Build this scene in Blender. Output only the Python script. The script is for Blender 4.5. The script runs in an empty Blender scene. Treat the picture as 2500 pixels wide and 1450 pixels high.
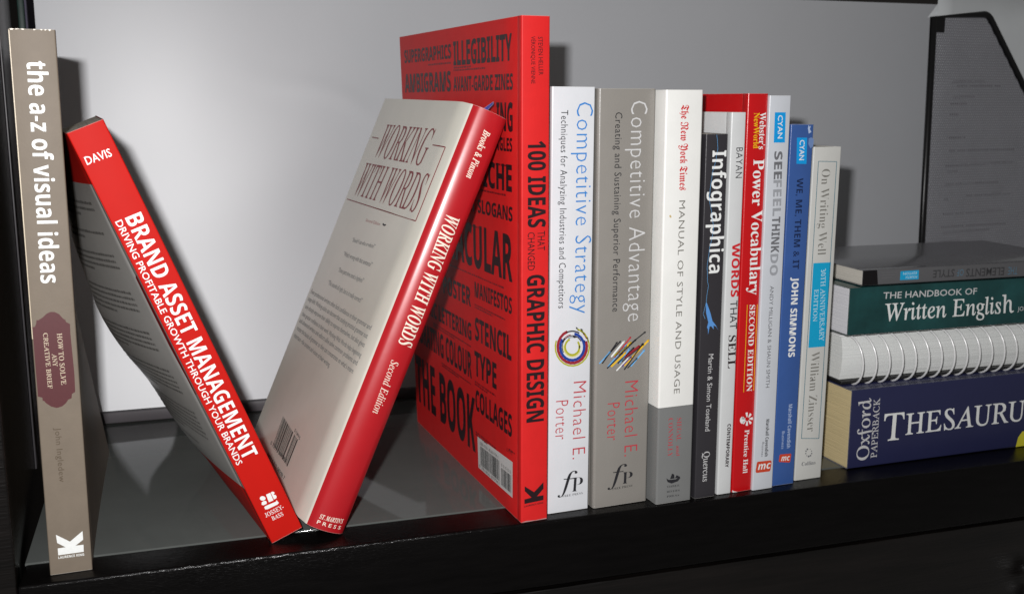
import bpy, bmesh, math, random
from mathutils import Matrix, Vector
S = bpy.context.scene
COL = S.collection
MM = 0.001
rad = math.radians

# ------------------------------------------------------------------ camera
CR = [[0.930498, -0.366291, 0.001996], [-0.064867, -0.170144, -0.983282], [0.360507, 0.914813, -0.182079]]          # rows: right, down, forward
CC = [-0.24093, -0.55678, 0.23117]
cd = bpy.data.cameras.new('camera'); cam = bpy.data.objects.new('camera', cd); COL.objects.link(cam)
r_, d_, f_ = [Vector(v) for v in CR]
M3 = Matrix((r_, -d_, -f_)).transposed()
cam.matrix_world = Matrix.Translation(CC) @ M3.to_4x4()
cd.sensor_fit = 'HORIZONTAL'; cd.sensor_width = 36.0; cd.lens = 36.0 * 2562.6 / 2500.0
cd.clip_start = 0.01; cd.clip_end = 20
cd.dof.use_dof = True; cd.dof.focus_distance = 0.555; cd.dof.aperture_fstop = 20
S.camera = cam

# ------------------------------------------------------------------ world and the camera flash
w = bpy.data.worlds.new('World'); S.world = w; w.use_nodes = True
bg = w.node_tree.nodes['Background']; bg.inputs[0].default_value = (1.0, 0.97, 0.93, 1); bg.inputs[1].default_value = 0.1
fl = bpy.data.lights.new('camera_flash', 'AREA'); fl.shape = 'RECTANGLE'; fl.size = 0.015; fl.size_y = 0.010
fl.energy = 4.3; fl.color = (1.0, 0.985, 0.985)
flo = bpy.data.objects.new('camera_flash', fl); COL.objects.link(flo)
flo.location = (-0.272, -0.558, 0.270)
flo.rotation_euler = Vector((0.24, 1.0, -0.20)).to_track_quat('-Z', 'Y').to_euler()
S.view_settings.view_transform = 'Standard'; S.view_settings.look = 'None'
S.view_settings.exposure = 0; S.view_settings.gamma = 1
S.cycles.max_bounces = 8; S.cycles.caustics_reflective = False; S.cycles.caustics_refractive = False

# ------------------------------------------------------------------ materials
def lin(c): return tuple(((v / 255) / 12.92 if v <= 10.3 else (((v / 255) + .055) / 1.055) ** 2.4) for v in c)
def mat(name, rgb, rough=.45, spec=.4, coat=0, coat_rough=.1, mottle=.06, mscale=40, bump=.0, bscale=300, stretch=None, gain=1.0, spots=None, metal=0, edge=0):
    m = bpy.data.materials.new(name); m.use_nodes = True
    n = m.node_tree.nodes; l = m.node_tree.links; b = n['Principled BSDF']
    base = tuple(min(.9, v * gain) for v in lin(rgb))
    tc = n.new('ShaderNodeTexCoord'); mp = n.new('ShaderNodeMapping'); l.new(tc.outputs['Object'], mp.inputs[0])
    if stretch: mp.inputs['Scale'].default_value = stretch
    no = n.new('ShaderNodeTexNoise'); no.inputs['Scale'].default_value = mscale; no.inputs['Detail'].default_value = 6; no.inputs['Roughness'].default_value = .62
    l.new(mp.outputs[0], no.inputs['Vector'])
    rp = n.new('ShaderNodeValToRGB'); rp.color_ramp.elements[0].position = .3; rp.color_ramp.elements[1].position = .7
    rp.color_ramp.elements[0].color = (*[v * (1 - mottle) for v in base], 1); rp.color_ramp.elements[1].color = (*[min(.95, v * (1 + mottle)) for v in base], 1)
    l.new(no.outputs[0], rp.inputs[0]); out = rp.outputs[0]
    if spots:   # small worn or dirty flecks: (colour, density 0..1, scale)
        c2, dens, sc = spots
        vn = n.new('ShaderNodeTexNoise'); vn.inputs['Scale'].default_value = sc; vn.inputs['Detail'].default_value = 8; vn.inputs['Roughness'].default_value = .75
        l.new(tc.outputs['Object'], vn.inputs['Vector'])
        r2 = n.new('ShaderNodeValToRGB'); r2.color_ramp.elements[0].position = 1 - dens; r2.color_ramp.elements[1].position = min(1, 1 - dens + .04)
        l.new(vn.outputs[0], r2.inputs[0])
        mx = n.new('ShaderNodeMix'); mx.data_type = 'RGBA'; l.new(r2.outputs[0], mx.inputs[0]); l.new(out, mx.inputs[6]); mx.inputs[7].default_value = (*lin(c2), 1); out = mx.outputs[2]
    if edge:     # paper showing through where corners have rubbed
        bv = n.new('ShaderNodeBevel'); bv.samples = 6; bv.inputs['Radius'].default_value = .0007
        ge = n.new('ShaderNodeNewGeometry'); dt = n.new('ShaderNodeVectorMath'); dt.operation = 'DOT_PRODUCT'
        l.new(bv.outputs[0], dt.inputs[0]); l.new(ge.outputs['Normal'], dt.inputs[1])
        en = n.new('ShaderNodeTexNoise'); en.inputs['Scale'].default_value = 160; en.inputs['Detail'].default_value = 7; en.inputs['Roughness'].default_value = .7
        l.new(tc.outputs['Object'], en.inputs['Vector'])
        ad = n.new('ShaderNodeMath'); ad.operation = 'MULTIPLY_ADD'; l.new(dt.outputs['Value'], ad.inputs[0]); ad.inputs[1].default_value = -1.6; ad.inputs[2].default_value = 1.6
        mu = n.new('ShaderNodeMath'); mu.operation = 'MULTIPLY'; l.new(ad.outputs[0], mu.inputs[0]); l.new(en.outputs[0], mu.inputs[1])
        r3 = n.new('ShaderNodeValToRGB'); r3.color_ramp.elements[0].position = .05; r3.color_ramp.elements[1].position = .22; l.new(mu.outputs[0], r3.inputs[0])
        m2 = n.new('ShaderNodeMath'); m2.operation = 'MULTIPLY'; l.new(r3.outputs[0], m2.inputs[0]); m2.inputs[1].default_value = edge
        mx2 = n.new('ShaderNodeMix'); mx2.data_type = 'RGBA'; l.new(m2.outputs[0], mx2.inputs[0]); l.new(out, mx2.inputs[6]); mx2.inputs[7].default_value = (.62, .6, .56, 1); out = mx2.outputs[2]
    l.new(out, b.inputs['Base Color'])
    b.inputs['Roughness'].default_value = rough; b.inputs['Specular IOR Level'].default_value = spec; b.inputs['Metallic'].default_value = metal
    b.inputs['Coat Weight'].default_value = coat; b.inputs['Coat Roughness'].default_value = coat_rough
    if bump:
        bn = n.new('ShaderNodeTexNoise'); bn.inputs['Scale'].default_value = bscale; bn.inputs['Detail'].default_value = 5
        l.new(mp.outputs[0], bn.inputs['Vector'])
        bu = n.new('ShaderNodeBump'); bu.inputs['Strength'].default_value = bump; bu.inputs['Distance'].default_value = .001
        l.new(bn.outputs[0], bu.inputs['Height']); l.new(bu.outputs[0], b.inputs['Normal']); l.new(bu.outputs[0], b.inputs['Coat Normal'])
    return m
def page_mat(name, rgb, axis, gain=1.0):
    st = [9, 9, 9]; st[axis] = 1500
    m = mat(name, rgb, rough=.8, spec=.1, mottle=.17, mscale=1.0, stretch=tuple(st), bump=.5, bscale=1.0, gain=gain)
    return m
INK = {'white': (236, 238, 236), 'cream': (205, 190, 165), 'cream2': (238, 228, 212), 'brownink': (88, 76, 62), 'maroon': (86, 44, 47),
       'black': (40, 24, 28), 'blue': (60, 130, 200), 'ink': (42, 42, 46), 'ink2': (66, 66, 68), 'dimink': (100, 100, 102), 'redink': (186, 62, 72), 'nytred': (205, 36, 44),
       'greyink': (128, 126, 120), 'greyink2': (112, 113, 117), 'greylight': (158, 161, 166), 'greywhite': (205, 205, 205), 'figblue': (92, 150, 215),
       'yellow': (238, 190, 30), 'cyan': (20, 155, 225), 'cyan2': (22, 165, 210), 'cyan3': (30, 165, 215), 'orange': (205, 72, 45), 'navyink': (28, 42, 78),
       'paleblue': (176, 192, 220), 'paleblue2': (112, 138, 185), 'palecyan': (190, 225, 235), 'tealink': (70, 120, 135), 'maroonink': (136, 52, 58), 'pinkink': (178, 130, 130),
       'stain': (205, 182, 130), 'olive': (172, 172, 40), 'olive2': (210, 205, 130), 'crimson': (150, 40, 50), 'royal': (35, 65, 150), 'skyblue': (110, 180, 235),
       'purple': (100, 70, 140), 'dimblue': (92, 122, 142), 'elemblack': (20, 18, 20), 'thesyellow': (214, 206, 60), 'darkred': (118, 22, 28), 'greyprint': (112, 110, 107), 'barcode': (58, 58, 58), 'paper': (214, 214, 212)}
_ink = {}
def ink(c):
    if c not in _ink: _ink[c] = mat('print_' + c, INK[c], rough=.42, spec=.35, mottle=.05, mscale=600)
    return _ink[c]

# ------------------------------------------------------------------ object helpers
def empty(name, loc, rot, label, cat, group=None):
    o = bpy.data.objects.new(name, None); COL.objects.link(o); o.empty_display_size = .02
    o.location = [v * MM for v in loc]; o.rotation_euler = rot
    o['label'] = label; o['category'] = cat
    if group: o['group'] = group
    return o
def mesh(name, V, F, mats, parent=None, mi=None, smooth=False):
    me = bpy.data.meshes.new(name); me.from_pydata([[c * MM for c in v] for v in V], [], F)
    for m in (mats if isinstance(mats, (list, tuple)) else [mats]): me.materials.append(m)
    if mi: me.polygons.foreach_set('material_index', mi)
    if smooth is True: me.polygons.foreach_set('use_smooth', [True] * len(me.polygons))
    me.validate(); me.update()
    o = bpy.data.objects.new(name, me); COL.objects.link(o)
    if parent: o.parent = parent
    return o
def fixn(o):
    bm = bmesh.new(); bm.from_mesh(o.data); bmesh.ops.recalc_face_normals(bm, faces=bm.faces); bm.to_mesh(o.data); bm.free(); return o
def box(name, a, b, m, parent=None, bevel=0, seg=2):
    bm = bmesh.new(); bmesh.ops.create_cube(bm, size=1)
    for v in bm.verts: v.co = Vector([(a[i] + b[i]) / 2 * MM + v.co[i] * (b[i] - a[i]) * MM for i in range(3)])
    if bevel: bmesh.ops.bevel(bm, geom=bm.edges[:], offset=bevel * MM, segments=seg, affect='EDGES', profile=.5)
    me = bpy.data.meshes.new(name); bm.to_mesh(me); bm.free(); me.materials.append(m)
    if bevel:
        me.polygons.foreach_set('use_smooth', [True] * len(me.polygons))
        me.set_sharp_from_angle(angle=rad(50))
    o = bpy.data.objects.new(name, me); COL.objects.link(o)
    if parent: o.parent = parent
    return o
def tube(name, pts, r, m, parent=None, closed=False, n=8):
    V = []; F = []; N = len(pts); P = [Vector(p) for p in pts]; up = None
    for i in range(N):
        t = (P[(i + 1) % N] - P[i - 1]) if closed else (P[min(i + 1, N - 1)] - P[max(i - 1, 0)])
        t.normalize()
        if up is None: up = Vector((0, 0, 1)) if abs(t.z) < .9 else Vector((1, 0, 0))
        a = t.cross(up).normalized(); b = a.cross(t).normalized(); up = b
        for k in range(n):
            q = P[i] + a * (r * math.cos(2 * math.pi * k / n)) + b * (r * math.sin(2 * math.pi * k / n)); V.append(tuple(q))
    for i in range(N if closed else N - 1):
        j = (i + 1) % N
        for k in range(n): F.append((i * n + k, i * n + (k + 1) % n, j * n + (k + 1) % n, j * n + k))
    if not closed: F.append(tuple(range(n))[::-1]); F.append(tuple((N - 1) * n + k for k in range(n)))
    return mesh(name, V, F, m, parent, smooth=True)

# ------------------------------------------------------------------ lettering
FB = {'serif': 0x1D400, 'serifb': 0x1D400, 'serifi': 0x1D434, 'serifbi': 0x1D468, 'fraktur': 0x1D56C, 'sansb': 0x1D5D4, 'sansk': 0x1D5D4, 'roman': 0x1D434, 'sansb2': 0x1D5D4, 'sansbi': 0x1D63C}
OFF = {'serif': -.014, 'serifb': .0, 'serifi': .0, 'serifbi': .004, 'thin': -.012, 'thin2': -.006, 'book2': -.002, 'sansm': .008, 'sansb': .0, 'sansk': .012, 'roman': .006, 'sansb2': -.004, 'fraktur': .004}
def styled(s, st):
    base = FB.get(st)
    if base is None: return s
    out = ''
    for c in s:
        if 'A' <= c <= 'Z': out += chr(base + ord(c) - 65)
        elif 'a' <= c <= 'z': out += 'ℎ' if (base == 0x1D434 and c == 'h') else chr(base + 26 + ord(c) - 97)
        elif '0' <= c <= '9' and st.startswith('sans'): out += chr(0x1D7EC + ord(c) - 48)
        elif '0' <= c <= '9' and st.startswith('serif'): out += chr(0x1D7CE + ord(c) - 48)
        else: out += c
    return out
_dg = bpy.context.evaluated_depsgraph_get
GC = {}
def set_glyphs(pairs):
    """one text object per style, a line per string (fast), cut back into one glyph mesh per string"""
    by = {}
    for p in pairs:
        if p not in GC and p[0] not in by.setdefault(p[1], []): by[p[1]].append(p[0])
    for st, ss in by.items():
        if not ss: continue
        cu = bpy.data.curves.new('t', 'FONT'); cu.body = '\n'.join(styled(s, st) for s in ss); cu.resolution_u = 2; cu.offset = OFF.get(st, 0); cu.space_line = 3
        if st == 'roman': cu.shear = -.27
        if st in ('thin', 'thin2', 'book', 'book2'): cu.space_character = 1.08
        o = bpy.data.objects.new('t', cu); COL.objects.link(o)
        me = bpy.data.meshes.new_from_object(o.evaluated_get(_dg()))
        V = [tuple(v.co) for v in me.vertices]; parts = [([], [], {}) for _ in ss]
        for p in me.polygons:
            c = sum(V[i][1] for i in p.vertices) / len(p.vertices); k = min(len(ss) - 1, max(0, round((.25 - c) / 3.0)))
            W, F, mp = parts[k]; f = []
            for i in p.vertices:
                if i not in mp: mp[i] = len(W); W.append((V[i][0], V[i][1] + 3.0 * k, 0))
                f.append(mp[i])
            F.append(tuple(f))
        for t_, pr in zip(ss, parts): GC[(t_, st)] = (pr[0], pr[1])
        bpy.data.objects.remove(o); bpy.data.curves.remove(cu); bpy.data.meshes.remove(me)
def glyphs(s, st, res=2):
    if (s, st) not in GC: set_glyphs([(s, st)])
    return GC[(s, st)]
_cap = {}
def cap(st):
    if st not in _cap:
        V, F = glyphs('H', st); _cap[st] = max(v[1] for v in V)
    return _cap[st]
def lettering(parent, surf, row, name='lettering', cut=0):
    bk, body, st, col, x0, y0, x1, y1, h, up, fit = row
    V, F = glyphs(body, st, 1 if len(body) > 40 and abs(h) < 3.5 else 2)
    if cut:      # slice the letters finely so that they follow a curved spine
        bm = bmesh.new(); vs = [bm.verts.new(v) for v in V]
        for f in F:
            try: bm.faces.new([vs[i] for i in f])
            except ValueError: pass
        y0_, y1_ = min(v[1] for v in V), max(v[1] for v in V)
        for k in range(1, cut):
            bmesh.ops.bisect_plane(bm, geom=bm.verts[:] + bm.edges[:] + bm.faces[:], plane_co=(0, y0_ + (y1_ - y0_) * k / cut, 0), plane_no=(0, 1, 0))
        bm.verts.index_update(); V = [tuple(v.co) for v in bm.verts]; F = [tuple(v.index for v in f.verts) for f in bm.faces]; bm.free()
    xs = [v[0] for v in V]; a, b = min(xs), max(xs)
    if fit:
        ys = [v[1] for v in V]; c0, c1 = min(ys), max(ys)
    else: c0, c1 = 0, cap(st)
    dx, dy = x1 - x0, y1 - y0; L = math.hypot(dx, dy); nx, ny = -dy / L, dx / L
    lift = .14 + .1 * up
    W = []
    for v in V:
        t = (v[0] - a) / (b - a); s = (v[1] - c0) / (c1 - c0) * h
        if h < 0: s = (v[1] - c0) / (c1 - c0) * h
        W.append(surf(x0 + dx * t + nx * s, y0 + dy * t + ny * s, lift))
    return mesh(name, W, F, ink(col), parent)
def decal(parent, surf, pts, col, name, up=0, lift=.08):
    V = [surf(p[0], p[1], lift + .06 * up) for p in pts]
    o = mesh(name, V, [tuple(range(len(V)))], ink(col), parent)
    bm = bmesh.new(); bm.from_mesh(o.data); bmesh.ops.triangulate(bm, faces=bm.faces, ngon_method='EAR_CLIP'); bm.to_mesh(o.data); bm.free()
    return o
TEXT = [
["az","the a-z of visual ideas","sansb","white",6.62,249.32,5.71,146.52,8.35,0,0],
["az","HOW TO SOLVE","roman","cream",11.06,121.95,11.39,96.49,2.15,0,0],
["az","ANY","roman","cream",8.17,112.1,8.3,105.86,2.06,0,0],
["az","CREATIVE BRIEF","roman","cream",5.01,122.57,5.35,95.19,1.96,0,0],
["az","John Ingledew","book","brownink",7.02,75.27,7.31,47.62,2.71,0,0],
["az","LAURENCE KING","sansb","white",4.3,8.08,16.17,8.01,1.26,0,0],
["brand","DAVIS","sansm","white",1.95,216.37,14.06,215.92,3.84,0,0],
["brand","BRAND ASSET MANAGEMENT","sansb","white",6.46,187.01,5.98,49.22,7.99,0,0],
["brand","DRIVING PROFITABLE GROWTH THROUGH YOUR BRANDS","sansm","white",1.68,187.12,1.75,48.34,3.23,0,0],
["brand","JOSSEY-","roman","white",3.25,14.91,13.65,14.8,2.44,0,0],
["brand","BASS","roman","white",5.52,11.6,11.76,11.31,2.3,0,0],
["words","Brooks & Pinson","serifbi","cream2",-11.44,231.47,-11.26,204.34,4.16,0,0],
["words","WORKING WITH WORDS","serifbi","cream2",-13.45,182.25,-12.11,108.14,8.18,0,0],
["words","Second Edition","serifi","cream2",-12.05,99.14,-11.25,68.91,4.42,0,0],
["words","ST. MARTIN'S","serifbi","cream2",-16.83,5.7,-3.3,6.05,2.52,0,0],
["words","P R E S S","sansm","cream2",-17.03,2.7,-3.22,2.6,1.99,0,0],
["ideas","STEVEN HELLER","sans","black",9.26,264.34,9.75,245.01,2.52,0,0],
["ideas","VÉRONIQUE VIENNE","sans","black",5.36,264.6,5.45,240.63,2.25,0,0],
["ideas","100 IDEAS","sansk","black",3.8,211.15,3.88,165.53,10.2,0,0],
["ideas","THAT","sans","black",9.34,163.47,9.36,153.04,4.36,0,0],
["ideas","CHANGED","sans","black",3.62,163.1,3.68,142.46,4.1,0,0],
["ideas","GRAPHIC DESIGN","sansk","black",3.42,140.02,3.23,57.79,10.36,0,0],
["ideas","LAURENCE KING","sansb","black",1.85,8.97,13.52,9.61,0.98,0,0],
["strat","Competitive Strategy","thin","blue",14.36,231.3,14.77,115.47,9.67,0,0],
["strat","Techniques for Analyzing Industries and Competitors","book2","ink",5.34,227.1,5.0,119.3,4.05,0,0],
["strat","Michael E.","thin","redink",14.89,76.45,14.83,30.81,7.95,0,0],
["strat","Porter","thin","redink",4.13,66.38,3.88,43.64,7.62,0,0],
["strat","f","serifi","ink",5.82,9.0,17.53,8.43,15.46,0,1],
["strat","P","serif","ink",14.61,11.34,21.43,10.95,8.53,0,0],
["strat","FREE PRESS","serif","ink",8.93,8.83,21.72,9.14,1.28,0,0],
["adv","Competitive Advantage","thin","greywhite",19.52,231.93,19.98,109.1,10.13,0,0],
["adv","Creating and Sustaining Superior Performance","book2","ink",10.11,225.87,10.31,115.37,4.25,0,0],
["adv","Michael E.","thin","redink",19.12,74.01,19.48,29.07,8.43,0,0],
["adv","Porter","thin","redink",8.13,62.19,7.99,39.89,7.82,0,0],
["adv","f","serifi","ink",9.01,10.02,21.19,9.77,14.84,0,1],
["adv","P","serif","ink",18.47,12.46,25.14,12.28,7.09,0,0],
["adv","FREE PRESS","serif","ink",12.17,9.63,25.19,10.03,1.26,0,0],
["nyt","The New York Times","fraktur","nytred",9.62,229.91,9.78,183.13,4.86,0,0],
["nyt","MANUAL OF STYLE AND USAGE","book","greyink",9.95,177.46,9.86,66.07,3.78,0,0],
["nyt","SIEGAL","serif","redink",12.47,51.28,12.48,37.28,3.0,0,0],
["nyt","and","serif","redink",12.43,34.52,12.33,28.48,2.47,0,0],
["nyt","CONNOLLY","serif","redink",6.76,51.74,6.88,28.24,3.12,0,0],
["nyt","THREE","serif","ink",6.86,9.48,15.39,9.36,1.15,0,0],
["nyt","RIVERS","serif","ink",6.94,6.41,15.48,6.27,1.15,0,0],
["nyt","PRESS","serif","ink",7.02,3.46,15.3,3.34,1.16,0,0],
["info","Infographica","sansb2","white",4.3,204.77,4.51,135.19,9.04,0,0],
["info","Martin & Simon Toseland","sans","greywhite",6.27,87.66,5.64,41.13,3.3,0,0],
["info","Quercus","roman","greywhite",5.12,28.58,5.09,10.03,4.19,0,0],
["wts","BAYAN","thin2","ink",3.76,206.17,3.95,189.05,4.31,0,0],
["wts","WORDS","sansk","nytred",3.66,151.68,3.97,120.2,5.11,0,0],
["wts","THAT","sans","ink",3.79,118.02,4.15,101.01,4.78,0,0],
["wts","SELL","serifb","black",3.62,97.43,3.88,77.5,5.03,0,0],
["wts","CONTEMPORARY","sansk","black",5.28,43.49,4.76,16.52,2.35,0,0],
["web","Webster's","serifb","white",8.66,225.78,8.81,205.04,3.94,0,0],
["web","NewWorld","serifb","yellow",4.64,225.55,5.07,205.54,3.71,0,0],
["web","Power Vocabulary","serifb","white",5.64,199.38,6.43,120.58,7.19,0,0],
["web","SECOND EDITION","serifb","white",7.27,114.71,7.56,62.21,3.65,0,0],
["web","Prentice Hall","serifb","white",7.56,38.48,7.44,11.27,3.13,0,0],
["see","CYAN","sansm","white",5.8,224.16,6.29,211.01,3.22,1,0],
["see","SEE","sansk","greyink2",4.66,203.77,5.01,187.78,5.44,0,0],
["see","FEEL","sansk","greylight",4.9,187.33,5.35,166.59,5.64,0,0],
["see","THINK","sansk","greyink2",5.23,166.13,5.26,145.03,5.58,0,0],
["see","DO","sansk","greylight",5.16,144.32,5.27,131.6,5.38,0,0],
["see","ANDY MILLIGAN & SHAUN SMITH","sans","greyink2",5.88,125.51,6.07,63.85,2.58,0,0],
["see","Marshall Cavendish","sansb","ink",7.55,43.98,7.69,20.64,2.26,0,0],
["see","Business","sans","greyink2",5.4,29.97,5.1,20.87,1.52,0,0],
["see","mc","sansbi","white",3.06,12.69,12.24,12.65,3.63,1,1],
["we","CYAN","sansm","white",6.29,209.96,6.54,198.39,3.41,1,0],
["we","WE, ME, THEM & IT","sansb","navyink",5.87,187.94,6.22,134.21,4.43,0,0],
["we","JOHN SIMMONS","sansk","white",6.37,129.35,6.55,80.67,4.63,0,0],
["we","Marshall Cavendish","sansb","paleblue",8.9,51.03,9.1,23.3,2.57,0,0],
["we","Business","sans","paleblue",5.0,34.4,5.2,23.2,2.0,0,0],
["we","mc","sansbi","white",5.35,15.54,11.6,15.23,2.84,1,1],
["zin","On Writing Well","serif","greyink",6.54,192.69,7.04,141.34,5.91,0,0],
["zin","30TH ANNIVERSARY","roman","palecyan",10.22,132.88,11.97,88.1,3.41,1,0],
["zin","EDITION","roman","palecyan",6.17,120.48,6.41,100.55,2.99,1,0],
["zin","William Zinsser","serif","greyink",6.88,81.59,7.05,30.84,6.03,0,0],
["zin","Collins","serifb","greyink2",4.5,9.16,14.99,9.03,2.37,0,0],
["ideasL","SUPERGRAPHICS","sansk","black",-195.0,257.23,-104.41,257.23,8.42,0,0],
["ideasL","ILLEGIBILITY","sansk","black",-100.6,252.95,-12.49,252.95,13.81,0,0],
["ideasL","AMBIGRAMS","sansk","black",-196.6,237.73,-105.97,237.73,12.01,0,0],
["ideasL","AVANT-GARDE ZINES","sansk","black",-101.6,237.72,-11.19,237.72,8.4,0,0],
["ideasL","ING","sansk","black",-34.2,215.92,-11.52,215.92,15.15,0,0],
["ideasL","RECTANGLES","sansk","black",-59.6,205.2,-12.26,205.2,7.11,0,0],
["ideasL","PASTICHE","sansk","black",-99.0,183.79,-12.71,183.79,14.34,0,0],
["ideasL","STREET SLOGANS","sansk","black",-107.0,167.73,-11.85,167.73,7.85,0,0],
["ideasL","VERNACULAR","sansk","black",-166.6,134.77,-11.98,134.77,25.3,0,0],
["ideasL","POSTER","sansk","black",-130.4,109.02,-78.02,109.02,11.63,0,0],
["ideasL","MANIFESTOS","sansk","black",-71.4,116.5,-12.91,116.5,9.15,0,0],
["ideasL","COMIC LETTERING","sansk","black",-186.2,87.87,-78.31,87.87,10.68,0,0],
["ideasL","STENCIL","sansk","black",-71.8,90.06,-13.65,90.06,13.93,0,0],
["ideasL","VIBRATING COLOUR","sansk","black",-200.0,63.75,-78.86,63.75,16.04,0,0],
["ideasL","TYPE","sansk","black",-73.4,67.69,-36.57,67.69,15.26,0,0],
["ideasL","THE BOOK","sansk","black",-201.0,17.96,-73.83,17.96,34.15,0,0],
["ideasL","COLLAGES","sansk","black",-72.8,45.81,-13.08,45.81,12.92,0,0],
["wordsL","WORKING","serifi","maroonink",-126.66,202.06,-32.0,202.71,21.86,0,0],
["wordsL","WITH WORDS","serifi","maroonink",-138.66,174.69,-13.5,176.87,22.12,0,0],
["wordsL","Second Edition","sans","pinkink",-93.48,161.61,-63.87,162.7,2.07,0,0],
["wordsL","“Should I use who or whom?”","sans","greyink2",-105.0,146.75,-57.07,149.24,2.62,0,0],
["wordsL","“What’s wrong with that sentence?”","sans","greyink2",-111.5,136.41,-49.51,138.97,2.86,0,0],
["wordsL","“Does part-time need a hyphen?”","sans","greyink2",-109.09,126.02,-53.22,128.41,2.89,0,0],
["wordsL","“This sounds all right, but is it really correct?”","sans","greyink2",-120.11,115.45,-42.22,118.11,2.91,0,0],
["wordsL","Even professional writers often lack confidence in their grammar and","sans","greyink2",-149.62,103.64,-11.38,108.72,2.92,0,0],
["wordsL","usage skills. Working adults can discover that studying practical grammar not","sans","greyink2",-149.89,98.62,-11.62,103.63,2.93,0,0],
["wordsL","only sharply improves their ability to express themselves, but also gives","sans","greyink2",-149.41,93.17,-10.96,98.75,2.93,0,0],
["wordsL","them greater confidence in their work. Working With Words helps beginning","sans","greyink2",-149.69,87.85,-10.12,92.97,2.83,0,0],
["wordsL","and advanced writers and editors alike solve common problems and","sans","greyink2",-149.96,83.11,-11.24,88.13,2.93,0,0],
["wordsL","master the basics of grammar so they can concentrate on what’s more","sans","greyink2",-148.53,77.87,-12.3,83.04,2.93,0,0],
["wordsL","important—the content and vision of their writing.","sans","greyink2",-148.8,72.84,-53.65,75.65,2.93,0,0],
["wordsL","0 70993 00998 7","sans","ink",-107.83,9.63,-63.34,12.13,2.42,0,0],
["wordsL","51895","sans","ink",-71.15,30.26,-55.61,29.56,1.88,0,0],
["wordsL","ISBN 0-312-08998-7","sans","ink",-105.22,2.74,-55.0,4.46,2.26,0,0],
["thes","Oxford","roman","greywhite",16.06,4.91,14.95,46.27,9.3,0,0],
["thes","PAPERBACK","roman","greywhite",22.3,5.57,21.82,45.38,4.7,0,0],
["thes","T","roman","white",26.13,16.07,42.07,15.91,18.18,0,0],
["thes","HESAURUS","roman","white",43.63,18.52,153.03,18.58,14.19,0,0],
["hand","THE HANDBOOK OF","sansm","greywhite",24.81,22.31,96.4,21.57,4.12,0,0],
["hand","Written English","roman","white",26.63,7.76,127.53,7.74,11.23,0,0],
["hand","JOHN","sans","greywhite",130.48,8.4,141.3,8.47,2.85,0,0],
["elem","ELEMENTS","sansm","ink2",108.39,6.78,78.16,7.04,5.27,0,0],
["elem","STYLE","sansm","ink2",69.07,7.25,52.61,7.2,4.85,0,0],
["elem","OF","sans","dimblue",76.21,6.95,71.03,6.98,4.32,0,0],
["elem","THE","sans","dimblue",119.18,6.54,111.5,6.71,5.03,0,0],
["elem","FOURTH","sansm","palecyan",40.3,4.5,31.88,4.45,1.62,1,0],
["elem","EDITION","sansm","palecyan",40.0,6.94,29.75,6.91,1.63,1,0]]
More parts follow.
